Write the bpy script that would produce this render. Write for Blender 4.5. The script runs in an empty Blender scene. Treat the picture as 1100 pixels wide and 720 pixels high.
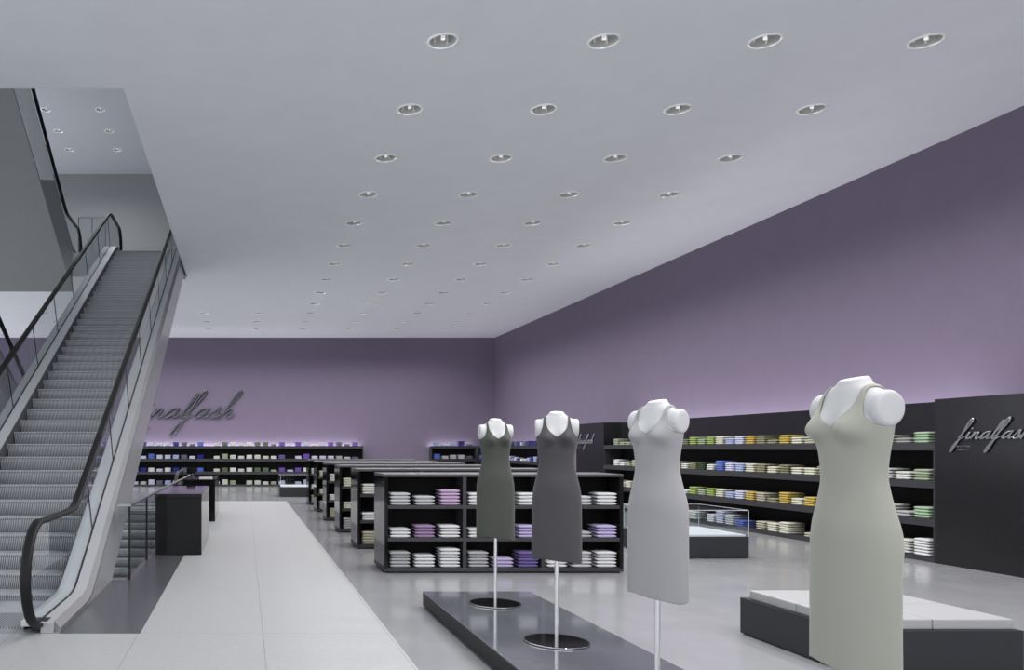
import bpy, bmesh, math, random
from mathutils import Vector, Matrix
PI = math.pi
random.seed(7)
C = bpy.context.scene.collection
scn = bpy.context.scene

# ------------------------------------------------------------------ materials
def srgb(r, g, b):
    f = lambda c: (c/255/12.92) if c/255 <= .04045 else ((c/255+.055)/1.055)**2.4
    return (f(r), f(g), f(b), 1)

def mat(name, col, rough=.5, metal=0, spec=.5, noise=0, nscale=5, bump=0, bscale=60, sheen=0, coat=0):
    m = bpy.data.materials.new(name); m.use_nodes = True
    nt = m.node_tree; p = nt.nodes['Principled BSDF']
    p.inputs['Base Color'].default_value = col
    p.inputs['Roughness'].default_value = rough
    p.inputs['Metallic'].default_value = metal
    p.inputs['Specular IOR Level'].default_value = spec
    if sheen: p.inputs['Sheen Weight'].default_value = sheen
    if coat:
        p.inputs['Coat Weight'].default_value = coat; p.inputs['Coat Roughness'].default_value = .03
    tc = nt.nodes.new('ShaderNodeTexCoord')
    if noise:
        n = nt.nodes.new('ShaderNodeTexNoise'); n.inputs['Scale'].default_value = nscale; n.inputs['Detail'].default_value = 6
        nt.links.new(tc.outputs['Object'], n.inputs['Vector'])
        r = nt.nodes.new('ShaderNodeMapRange')
        r.inputs['From Min'].default_value = .25; r.inputs['From Max'].default_value = .75
        r.inputs['To Min'].default_value = 1-noise; r.inputs['To Max'].default_value = 1+noise
        nt.links.new(n.outputs['Fac'], r.inputs['Value'])
        mx = nt.nodes.new('ShaderNodeVectorMath'); mx.operation = 'SCALE'; mx.inputs[0].default_value = col[:3]
        nt.links.new(r.outputs['Result'], mx.inputs['Scale'])
        nt.links.new(mx.outputs['Vector'], p.inputs['Base Color'])
    if bump:
        n = nt.nodes.new('ShaderNodeTexNoise'); n.inputs['Scale'].default_value = bscale; n.inputs['Detail'].default_value = 4
        nt.links.new(tc.outputs['Object'], n.inputs['Vector'])
        b = nt.nodes.new('ShaderNodeBump'); b.inputs['Strength'].default_value = bump; b.inputs['Distance'].default_value = .01
        nt.links.new(n.outputs['Fac'], b.inputs['Height']); nt.links.new(b.outputs['Normal'], p.inputs['Normal'])
    return m

M = {}
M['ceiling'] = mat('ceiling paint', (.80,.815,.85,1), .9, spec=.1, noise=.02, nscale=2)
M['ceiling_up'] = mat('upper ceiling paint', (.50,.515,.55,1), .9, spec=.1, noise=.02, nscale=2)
M['purple'] = mat('purple wall paint', (.168,.140,.200,1), .85, spec=.15, noise=.03, nscale=3)
M['upper_wall'] = mat('grey wall paint', (.235,.24,.252,1), .9, spec=.1, noise=.02)
M['black'] = mat('black lacquer', (.008,.008,.009,1), .07, spec=.22, noise=.06, nscale=8)
M['top'] = mat('dark grey gondola top', (.05,.05,.055,1), .38, noise=.03)
M['fascia'] = mat('charcoal laminate', (.027,.027,.031,1), .42, noise=.05, nscale=9)
M['inner'] = mat('black backing board', (.0035,.0035,.004,1), .6, spec=.15)
M['panel'] = mat('charcoal panel lacquer', (.013,.013,.015,1), .22, spec=.4, noise=.05, nscale=4)
M['podium'] = mat('anthracite gloss podium top', (.115,.119,.14,1), .08, spec=.5, noise=.03)
M['podium_side'] = mat('anthracite podium side', (.010,.010,.011,1), .45, spec=.2)
M['platform'] = mat('charcoal platform', (.026,.027,.031,1), .5, spec=.3, noise=.05, nscale=12)
M['pad'] = mat('white leatherette', (.33,.33,.34,1), .5, bump=.05, bscale=120)
M['white_top'] = mat('white laminate', (.72,.72,.73,1), .35, noise=.01)
M['white_body'] = mat('white mannequin plastic', (.52,.52,.53,1), .55, spec=.3, noise=.01)
M['chrome'] = mat('chrome', (.75,.75,.77,1), .15, 1, noise=.02)
M['steel'] = mat('brushed steel', (.42,.42,.45,1), .35, 1, noise=.03, nscale=30)
M['alu'] = mat('satin aluminium', (.40,.405,.425,1), .45, .1, noise=.02, nscale=20)
M['shoulder'] = mat('matt grey shoulder', (.22,.222,.235,1), .6, spec=.2, noise=.02)
M['deck'] = mat('pale satin deck', (.56,.565,.585,1), .4, .1, noise=.02)
M['clad'] = mat('grey enamel cladding', (.27,.275,.285,1), .25, .0, noise=.02)
M['skirt'] = mat('dark skirt panel', (.12,.12,.13,1), .35, .5, noise=.04)
M['rubber'] = mat('black rubber', (.012,.012,.013,1), .5, spec=.2, noise=.05)
M['joint'] = mat('black joint seal', (.006,.006,.006,1), .5, noise=.02)
M['disc'] = mat('black glass disc', (.008,.008,.009,1), .07, noise=.02)
M['lamp_trim'] = mat('white lamp trim', (.93,.93,.93,1), .4, noise=.01)
M['reflector'] = mat('grey lamp reflector', (.5,.5,.48,1), .5, .0, noise=.02)
M['paper'] = mat('white paper', (.7,.7,.7,1), .7, noise=.02)
M['reflection_strip'] = mat('cladding reflection in colour', (.88,.89,.90,1), .4, noise=.01)
M['edge'] = mat('bright metal edge trim', (.7,.72,.76,1), .3, .3, noise=.01)

def tube_mat():
    m = mat('lamp tube glass', (.9,.9,.9,1), .3)
    p = m.node_tree.nodes['Principled BSDF']
    p.inputs['Emission Color'].default_value = (1,1,1,1); p.inputs['Emission Strength'].default_value = .55
    return m
M['tube'] = tube_mat()

def floor_mat():
    m = mat('polished concrete floor', (.3,.3,.32,1), .2)
    nt = m.node_tree; p = nt.nodes['Principled BSDF']
    g = nt.nodes.new('ShaderNodeNewGeometry')
    n = nt.nodes.new('ShaderNodeTexNoise'); n.inputs['Scale'].default_value = 1.3; n.inputs['Detail'].default_value = 9; n.inputs['Roughness'].default_value = .65
    nt.links.new(g.outputs['Position'], n.inputs['Vector'])
    cr = nt.nodes.new('ShaderNodeValToRGB')
    cr.color_ramp.elements[0].position = .3; cr.color_ramp.elements[0].color = (.285,.29,.305,1)
    cr.color_ramp.elements[1].position = .72; cr.color_ramp.elements[1].color = (.335,.34,.352,1)
    nt.links.new(n.outputs['Fac'], cr.inputs['Fac']); nt.links.new(cr.outputs['Color'], p.inputs['Base Color'])
    mr = nt.nodes.new('ShaderNodeMapRange'); mr.inputs['To Min'].default_value = .10; mr.inputs['To Max'].default_value = .20
    nt.links.new(n.outputs['Fac'], mr.inputs['Value']); nt.links.new(mr.outputs['Result'], p.inputs['Roughness'])
    p.inputs['Specular IOR Level'].default_value = .6
    return m
M['floor'] = floor_mat()

def tile_mat(name, base, jw, rough, spec, x0, sx, y0, sy):
    # joints laid out on a world grid; speckled stone
    m = mat(name, base, rough, spec=spec)
    nt = m.node_tree; p = nt.nodes['Principled BSDF']
    g = nt.nodes.new('ShaderNodeNewGeometry'); s = nt.nodes.new('ShaderNodeSeparateXYZ')
    nt.links.new(g.outputs['Position'], s.inputs[0])
    def line(out, o, per, w):
        a = nt.nodes.new('ShaderNodeMath'); a.operation = 'SUBTRACT'; nt.links.new(out, a.inputs[0]); a.inputs[1].default_value = o - per/2
        b = nt.nodes.new('ShaderNodeMath'); b.operation = 'FLOORED_MODULO'; nt.links.new(a.outputs[0], b.inputs[0]); b.inputs[1].default_value = per
        c = nt.nodes.new('ShaderNodeMath'); c.operation = 'SUBTRACT'; nt.links.new(b.outputs[0], c.inputs[0]); c.inputs[1].default_value = per/2
        d = nt.nodes.new('ShaderNodeMath'); d.operation = 'ABSOLUTE'; nt.links.new(c.outputs[0], d.inputs[0])
        e = nt.nodes.new('ShaderNodeMath'); e.operation = 'LESS_THAN'; nt.links.new(d.outputs[0], e.inputs[0]); e.inputs[1].default_value = w
        return e.outputs[0]
    lx = line(s.outputs['X'], x0, sx, jw); ly = line(s.outputs['Y'], y0, sy, jw)
    mx = nt.nodes.new('ShaderNodeMath'); mx.operation = 'MAXIMUM'; nt.links.new(lx, mx.inputs[0]); nt.links.new(ly, mx.inputs[1])
    n = nt.nodes.new('ShaderNodeTexNoise'); n.inputs['Scale'].default_value = 22; n.inputs['Detail'].default_value = 8
    nt.links.new(g.outputs['Position'], n.inputs['Vector'])
    r = nt.nodes.new('ShaderNodeMapRange'); r.inputs['From Min'].default_value = .3; r.inputs['From Max'].default_value = .7
    r.inputs['To Min'].default_value = .94; r.inputs['To Max'].default_value = 1.05
    nt.links.new(n.outputs['Fac'], r.inputs['Value'])
    sc = nt.nodes.new('ShaderNodeVectorMath'); sc.operation = 'SCALE'; sc.inputs[0].default_value = base[:3]
    nt.links.new(r.outputs['Result'], sc.inputs['Scale'])
    mc = nt.nodes.new('ShaderNodeMix'); mc.data_type = 'RGBA'
    nt.links.new(mx.outputs[0], mc.inputs['Factor']); nt.links.new(sc.outputs['Vector'], mc.inputs['A'])
    mc.inputs['B'].default_value = (base[0]*.6, base[1]*.6, base[2]*.62, 1)
    nt.links.new(mc.outputs['Result'], p.inputs['Base Color'])
    return m
M['path'] = tile_mat('pale stone tile', (.37,.375,.383,1), .0035, .38, .35, .155, 1.07, 9.06, 2.2)
M['dark_tile'] = tile_mat('dark polished stone tile', (.082,.083,.094,1), .002, .22, .45, -1.6, 5, 9.06, 2.2)

def rib_mat(name='ribbed aluminium tread', k=1.0):
    m = mat(name, (.4,.4,.42,1), .5, 0)
    nt = m.node_tree; p = nt.nodes['Principled BSDF']
    tc = nt.nodes.new('ShaderNodeTexCoord'); w = nt.nodes.new('ShaderNodeTexWave'); w.bands_direction = 'X'
    w.inputs['Scale'].default_value = 16; w.inputs['Distortion'].default_value = 0
    nt.links.new(tc.outputs['Object'], w.inputs['Vector'])
    cr = nt.nodes.new('ShaderNodeValToRGB')
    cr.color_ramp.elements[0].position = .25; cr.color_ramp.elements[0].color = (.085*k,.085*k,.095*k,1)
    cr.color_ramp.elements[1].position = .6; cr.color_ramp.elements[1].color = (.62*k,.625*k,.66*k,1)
    nt.links.new(w.outputs['Fac'], cr.inputs['Fac']); nt.links.new(cr.outputs['Color'], p.inputs['Base Color'])
    b = nt.nodes.new('ShaderNodeBump'); b.inputs['Strength'].default_value = .3; b.inputs['Distance'].default_value = .004
    nt.links.new(w.outputs['Fac'], b.inputs['Height']); nt.links.new(b.outputs['Normal'], p.inputs['Normal'])
    return m
M['rib'] = rib_mat(); M['riser'] = rib_mat('ribbed shaded riser', .85)  # riser is the tread colour darkened, its shade put into the colour

def plate_mat():
    m = mat('chequered landing plate', (.4,.4,.42,1), .35, .4)
    nt = m.node_tree; p = nt.nodes['Principled BSDF']
    tc = nt.nodes.new('ShaderNodeTexCoord'); mp = nt.nodes.new('ShaderNodeMapping'); mp.inputs['Rotation'].default_value = (0,0,PI/4)
    c = nt.nodes.new('ShaderNodeTexChecker'); c.inputs['Scale'].default_value = 55
    c.inputs['Color1'].default_value = (.50,.505,.53,1); c.inputs['Color2'].default_value = (.13,.13,.14,1)
    nt.links.new(tc.outputs['Object'], mp.inputs['Vector']); nt.links.new(mp.outputs['Vector'], c.inputs['Vector'])
    nt.links.new(c.outputs['Color'], p.inputs['Base Color'])
    return m
M['plate'] = plate_mat()

def glass_mat(name, tint=(.93,.95,.96,1), ior=1.45, k=1.0):
    m = bpy.data.materials.new(name); m.use_nodes = True; nt = m.node_tree; nt.nodes.clear()
    o = nt.nodes.new('ShaderNodeOutputMaterial'); t = nt.nodes.new('ShaderNodeBsdfTransparent'); g = nt.nodes.new('ShaderNodeBsdfGlossy')
    t.inputs['Color'].default_value = tint; g.inputs['Roughness'].default_value = .01
    f = nt.nodes.new('ShaderNodeFresnel'); f.inputs['IOR'].default_value = ior
    # the fresnel term on both sides of a pane
    ge = nt.nodes.new('ShaderNodeNewGeometry')
    mm = nt.nodes.new('ShaderNodeMath'); mm.operation = 'MULTIPLY'; mm.inputs[1].default_value = k
    nt.links.new(f.outputs[0], mm.inputs[0])
    inv = nt.nodes.new('ShaderNodeMath'); inv.operation = 'SUBTRACT'; inv.inputs[0].default_value = 1
    nt.links.new(ge.outputs['Backfacing'], inv.inputs[1])
    m2 = nt.nodes.new('ShaderNodeMath'); m2.operation = 'MULTIPLY'; nt.links.new(mm.outputs[0], m2.inputs[0]); nt.links.new(inv.outputs[0], m2.inputs[1])
    x = nt.nodes.new('ShaderNodeMixShader'); nt.links.new(m2.outputs[0], x.inputs[0]); nt.links.new(t.outputs[0], x.inputs[1]); nt.links.new(g.outputs[0], x.inputs[2])
    nt.links.new(x.outputs[0], o.inputs['Surface'])
    return m
M['glass'] = glass_mat('clear glass')

# ------------------------------------------------------------------ helpers
def obj(name, bm, m=None, parent=None, smooth=False, loc=(0,0,0)):
    me = bpy.data.meshes.new(name)
    bmesh.ops.recalc_face_normals(bm, faces=bm.faces[:])
    bm.to_mesh(me); bm.free()
    if smooth:
        for p in me.polygons: p.use_smooth = True
    for mm in (m if isinstance(m, (list, tuple)) else [m]): me.materials.append(mm)
    o = bpy.data.objects.new(name, me); C.objects.link(o); o.location = loc
    if parent: o.parent = parent
    return o
def thing(name, label, cat, loc=(0,0,0), rotz=0, group=None):
    o = bpy.data.objects.new(name, None); C.objects.link(o); o.empty_display_size = .1
    o.location = loc; o.rotation_euler = (0,0,rotz); o['label'] = label; o['category'] = cat
    if group: o['group'] = group
    return o
def tag(o, label, cat, group=None):
    o['label'] = label; o['category'] = cat
    if group: o['group'] = group
    return o
def struct(name, bm, m):
    o = obj(name, bm, m); o['kind'] = 'structure'; return o
def dup(root, loc, rotz=0, label=None, group=None):
    r = root.copy(); C.objects.link(r); r.location = loc; r.rotation_euler = (0,0,rotz)
    if label: r['label'] = label
    if group: r['group'] = group
    for ch in list(root.children):
        c = ch.copy(); C.objects.link(c); c.parent = r
        for g in ch.children:
            d = g.copy(); C.objects.link(d); d.parent = c
    return r
def box(bm, x0, x1, y0, y1, z0, z1, bev=0, mi=0):
    vs = [bm.verts.new(p) for p in ((x0,y0,z0),(x1,y0,z0),(x1,y1,z0),(x0,y1,z0),(x0,y0,z1),(x1,y0,z1),(x1,y1,z1),(x0,y1,z1))]
    fs = [bm.faces.new([vs[i] for i in q]) for q in ((0,3,2,1),(4,5,6,7),(0,1,5,4),(1,2,6,5),(2,3,7,6),(3,0,4,7))]
    for f in fs: f.material_index = mi
    if bev:
        es = list({e for f in fs for e in f.edges})
        r = bmesh.ops.bevel(bm, geom=es, offset=bev, segments=2, affect='EDGES', profile=.6)
        for f in r['faces']: f.material_index = mi
    return bm
def B(*a, **k): return box(bmesh.new(), *a, **k)
def prism_x(bm, pts, x0, x1, mi=0):
    a = [bm.verts.new((x0, y, z)) for y, z in pts]; b = [bm.verts.new((x1, y, z)) for y, z in pts]
    bm.faces.new(a).material_index = mi; bm.faces.new(b[::-1]).material_index = mi
    n = len(pts)
    for i in range(n): bm.faces.new((a[i], b[i], b[(i+1) % n], a[(i+1) % n])).material_index = mi
    return bm
def prism_y(bm, pts, y0, y1):
    a = [bm.verts.new((x, y0, z)) for x, z in pts]; b = [bm.verts.new((x, y1, z)) for x, z in pts]
    bm.faces.new(a); bm.faces.new(b[::-1]); n = len(pts)
    for i in range(n): bm.faces.new((a[i], b[i], b[(i+1) % n], a[(i+1) % n]))
    return bm
def lathe(bm, prof, seg=40, cx=0, cy=0, closed=False):
    rings = []
    for r, z in prof:
        rings.append([bm.verts.new((cx+r*math.cos(2*PI*i/seg), cy+r*math.sin(2*PI*i/seg), z)) for i in range(seg)] if r > 1e-6 else [bm.verts.new((cx, cy, z))])
    pairs = list(zip(rings, rings[1:])) + ([(rings[-1], rings[0])] if closed else [])
    for a, b in pairs:
        for i in range(seg):
            j = (i+1) % seg
            if len(a) > 1 and len(b) > 1: bm.faces.new((a[i], a[j], b[j], b[i]))
            elif len(a) > 1: bm.faces.new((a[i], a[j], b[0]))
            elif len(b) > 1: bm.faces.new((a[0], b[j], b[i]))
    return bm
def cyl(bm, r, z0, z1, seg=20, cx=0, cy=0):
    return lathe(bm, [(0,z0),(r,z0),(r,z1),(0,z1)], seg, cx, cy)
def sweep(bm, path, prof, cyc=False):
    """sweep a closed profile [(u across x, v along the normal)] along points lying in a plane x = const"""
    rings = []
    for i, p in enumerate(path):
        a = path[max(i-1,0)]; b = path[min(i+1,len(path)-1)]
        t = (Vector(b)-Vector(a)).normalized(); n = Vector((0, -t.z, t.y))
        rings.append([bm.verts.new(Vector(p)+Vector((u,0,0))+n*v) for u, v in prof])
    m = len(prof)
    for a, b in zip(rings, rings[1:]):
        for i in range(m): bm.faces.new((a[i], a[(i+1) % m], b[(i+1) % m], b[i]))
    bm.faces.new(rings[0][::-1]); bm.faces.new(rings[-1])
    return bm

def evaluated(o, name):
    dg = bpy.context.evaluated_depsgraph_get(); dg.update()
    me = bpy.data.meshes.new_from_object(o.evaluated_get(dg)); me.name = name
    for x in [o]: bpy.data.objects.remove(x, do_unlink=True)
    return me

# ------------------------------------------------------------------ setting
H = 6.20; U = 6.84; UC = 13.06
YB = 33.35; XR = 10.47
OX = -1.555                       # right edge of the ceiling opening
LY = [9.006 + 1.821*k for k in range(13)]
LX = [2.242 + 1.821*k for k in range(-6, 4)]   # -8.9 .. 7.9
lights_low = []
NEAR = [9.006 - 1.821*k for k in range(1, 6)]  # unseen lamp rows continuing the grid, added to light the foreground
for y in NEAR:
    for x in LX[6:]: lights_low.append((x, y))
for k, y in enumerate(LY):
    for x in LX:
        if k <= 9 and x < 2.2: continue
        if k > 9 and x < -7.5: continue
        lights_low.append((x, y))
lights_up = [(x, y) for y in (27.0, 28.82, 30.64) for x in (-6.74, -4.90)]

def holed(bm, rects, z, lights, r=.15, seg=24, flip=False):
    h = .25
    for (x0, x1, y0, y1) in rects:
        ls = [(x, y) for x, y in lights if x0 < x < x1 and y0 < y < y1]
        xs = sorted({x0, x1} | {round(x+s*h, 4) for x, _ in ls for s in (-1, 1)})
        ys = sorted({y0, y1} | {round(y+s*h, 4) for _, y in ls for s in (-1, 1)})
        V = {}
        def v(x, y):
            k = (round(x,4), round(y,4))
            if k not in V: V[k] = bm.verts.new((x, y, z))
            return V[k]
        for xa, xb in zip(xs, xs[1:]):
            for ya, yb in zip(ys, ys[1:]):
                c = [(x, y) for x, y in ls if xa < x < xb and ya < y < yb and xb-xa < .51 and yb-ya < .51]
                if not c:
                    bm.faces.new((v(xa,ya), v(xb,ya), v(xb,yb), v(xa,yb))); continue
                cx, cy = c[0]
                out, inn = [], []
                for i in range(seg):
                    a = 2*PI*i/seg; ca, sa = math.cos(a), math.sin(a); k = h/max(abs(ca), abs(sa))
                    inn.append(bm.verts.new((cx+r*ca, cy+r*sa, z)))
                    px, py = cx+k*ca, cy+k*sa
                    out.append(v(px, py))
                for i in range(seg):
                    j = (i+1) % seg
                    bm.faces.new((out[i], out[j], inn[j], inn[i]))
    return bm
OXL = -8.2; OY0, OY1 = 10.2, 21.44
rects = [(-13, XR, -6, OY0), (OX, XR, OY0, OY1), (-13, OXL, OY0, OY1), (-13, XR, OY1, YB)]
bm = holed(bmesh.new(), rects, H, lights_low)
for (x0, x1, y0, y1) in rects:      # upper face of the slab
    bm.faces.new([bm.verts.new(p) for p in ((x0,y0,U),(x1,y0,U),(x1,y1,U),(x0,y1,U))])
for (xa, ya, xb, yb) in ((OX,OY0,OX,OY1),(OXL,OY0,OXL,OY1),(OXL,OY0,OX,OY0),(OXL,OY1,OX,OY1)):
    bm.faces.new([bm.verts.new(p) for p in ((xa,ya,H),(xb,yb,H),(xb,yb,U),(xa,ya,U))])
struct('ceiling', bm, M['ceiling'])
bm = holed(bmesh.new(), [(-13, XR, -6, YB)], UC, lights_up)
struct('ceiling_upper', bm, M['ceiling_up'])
struct('wall_back', B(-13, XR+.2, YB, YB+.2, 0, H), M['purple'])
struct('wall_right', B(XR, XR+.2, -6, YB, 0, H), M['purple'])
struct('wall_upper_back', B(-13, XR+.2, YB, YB+.2, U+.001, UC), M['upper_wall'])
struct('wall_upper_right', B(XR, XR+.2, -6, YB, U+.001, UC), M['upper_wall'])
# ground floor with the stairwell opening
EX0, EX1, EY0, EY1 = -3.72, -1.44, 9.6, 23.6
bm = bmesh.new()
for (x0, x1, y0, y1) in ((-13, EX0, -6, YB), (EX1, XR, -6, YB), (EX0, EX1, -6, EY0), (EX0, EX1, EY1, YB)):
    box(bm, x0, x1, y0, y1, -.45, 0)
struct('floor', bm, M['floor'])
struct('floor_lower', B(-13, XR, -6, YB, -7.2, -6.95), M['floor'])
# tile fields laid flush on the floor
z = .002
bm = bmesh.new()
box(bm, -.90, 1.25, -4, 23.8, 0, z); box(bm, -1.6, -.90, -4, 6.84, 0, z); box(bm, -13, -1.6, -4, 6.84, 0, z)
struct('floor_tile_path', bm, M['path'])
struct('floor_dark_strip', B(-1.44, -.90, 6.84, 23.8, 0, z), M['dark_tile'])
struct('floor_dark_corner', B(-1.6, -1.44, 6.84, 9.6, 0, z), M['dark_tile'])
struct('trim_1', B(OXL, OX-.02, OY1-.012, OY1+.03, U+.001, U+.014), M['edge'])   # bright nosing on the upper floor edge

# ------------------------------------------------------------------ ceiling downlights
dl = thing('ceiling_downlight', '', 'ceiling light', (0,0,0))
obj('trim_ring', lathe(bmesh.new(), [(.150,0),(.150,-.008),(.160,-.014),(.175,-.012),(.181,-.001),(.181,0)], 32, closed=True), M['lamp_trim'], dl, True)
obj('reflector', lathe(bmesh.new(), [(.150,-.004),(.147,.0),(.143,.10),(.12,.135),(0,.14)], 32), M['reflector'], dl, True)
bm = bmesh.new()
for dx in (-.014, .014): cyl(bm, .008, .02, .13, 10, dx, 0)
box(bm, -.022, .022, -.008, .008, .012, .026)
obj('lamp_tube', bm, M['tube'], dl)
obj('lamp_holder', B(-.03, .03, -.145, -.12, .0, .02), M['lamp_trim'], dl)
obj('lamp_clip', cyl(bmesh.new(), .012, .02, .1, 10, .07, .09), M['lamp_trim'], dl)
obj('lamp_clip', cyl(bmesh.new(), .01, .02, .09, 10, -.08, .07), M['lamp_trim'], dl)
ld = bpy.data.lights.new('downlight_lamp', 'SPOT'); ld.energy = 105; ld.spot_size = R150 = math.radians(150); ld.spot_blend = .6; ld.shadow_soft_size = .07
ld.color = (1,.985,.97)
lo = bpy.data.objects.new('lamp_light', ld); C.objects.link(lo); lo.parent = dl; lo.location = (0,0,-.009)
ORD = ['first','second','third','fourth','fifth','sixth','seventh','eighth','ninth','tenth','eleventh','twelfth','thirteenth']
first = True
for k, y in enumerate(LY):
    xs = [x for x, yy in lights_low if yy == y]
    for i, x in enumerate(xs):
        side = ORD[i]+' from the left' if i <= (len(xs)-1)/2 else {0:'rightmost',1:'second from the right',2:'third from the right',3:'fourth from the right',4:'fifth from the right'}[len(xs)-1-i]
        if i == 0: side = 'leftmost'
        row = 'nearest row' if k == 0 else ('farthest row' if k == 12 else ORD[k]+' row')
        lab = f'round recessed ceiling downlight, {side} in the {row} over the shop floor'
        if first: o = dl; o.location = (x,y,H); o['label'] = lab; o['group'] = 'downlights in the shop ceiling'; first = False
        else: o = dup(dl, (x,y,H), 0, lab, 'downlights in the shop ceiling')
for k, y in enumerate(NEAR):
    for i, x in enumerate(LX[6:]):
        dup(dl, (x,y,H), 0, 'round recessed ceiling downlight, %s in %s added row out of view towards shop front' % (('leftmost','second','third','rightmost')[i], ORD[k]), 'downlights in the shop ceiling')
for i, (x, y) in enumerate(lights_up):
    lab = 'round recessed downlight on the upper floor ceiling, %s one of the %s pair' % ('left' if i % 2 == 0 else 'right', ('nearest','middle','farthest')[i//2])
    dup(dl, (x,y,UC), 0, lab, 'downlights in the upper ceiling')

# ------------------------------------------------------------------ escalators
S = .539; RUN = 12.69
def sm(y, k=.10):       # smoothed ramp height of the step band
    def sp(t): return .5*(t+math.sqrt(t*t+4*k*k)) - 0
    return S*(sp(y)-sp(y-RUN))
def ramp(y): return S*min(max(y,0),RUN)
HX = .885; OXO = 1.065; SXW = .705
esc = thing('escalator', 'escalator', 'escalator', (-2.665, 8.29, 0))
STEP_D = -.02
bm = bmesh.new()
run = .3333
pts = [(0,0),(.0,-.012),(.012,-.03)]
for i in range(7):
    a = i/6; pts.append((.018+.05*math.sin(a*PI/2)*a, -.03-.15*a))
pts += [(.34,-.18),(.34,0)]
prism_x(bm, pts, -SXW, SXW)
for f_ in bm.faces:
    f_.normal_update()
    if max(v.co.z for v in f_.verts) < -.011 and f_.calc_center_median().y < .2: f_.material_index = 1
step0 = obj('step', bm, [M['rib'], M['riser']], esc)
n = 0
ks = [k for k in range(-2, 41)]
for k in ks:
    y = .0 + run*k
    zz = (sm(y+.10) if True else 0) + STEP_D
    if y < -.9 or y > RUN+.7: continue
    if n == 0: o = step0
    else: o = step0.copy(); C.objects.link(o); o.parent = esc
    o.location = (0, y, max(min(zz, U-.012), .006)); n += 1
# landing plates
obj('landing_plate', B(-.705, .705, -1.24, -.64, .002, .012), M['plate'], esc)
obj('landing_plate', B(-.705, .705, RUN+.95, RUN+1.9, U+.003, U+.012), M['plate'], esc)
def kink(y0, y1, off, extra=()):
    ys = [y0]+[q for q in [1.2616]+[.8+.6*i for i in range(20)] if y0 < q < y1]; n_ = 8
    for c in (0, RUN):
        for i in range(-n_, n_+1): ys.append(c+i*.05)
    ys = [q for q in ys if y0 <= q <= y1]
    ys.append(y1); ys = sorted(set(ys))
    return [(y, sm(y, .06)+off) for y in ys]
Y0, Y1 = -1.38, RUN+1.38
def band(bm, x0, x1, y0, y1, top, bot, flo=None):
    t = kink(y0, y1, top); b = kink(y0, y1, bot)
    if flo is not None: b = [(y, max(zz, flo)) for y, zz in b]
    rings = []
    for (ya, za), (yb, zb) in zip(t, b):
        rings.append([bm.verts.new(p) for p in ((x0,ya,za),(x1,ya,za),(x1,yb,zb),(x0,yb,zb))])
    for a, c in zip(rings, rings[1:]):
        for i in range(4): bm.faces.new((a[i], a[(i+1)%4], c[(i+1)%4], c[i]))
    bm.faces.new(rings[0][::-1]); bm.faces.new(rings[-1])
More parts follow.
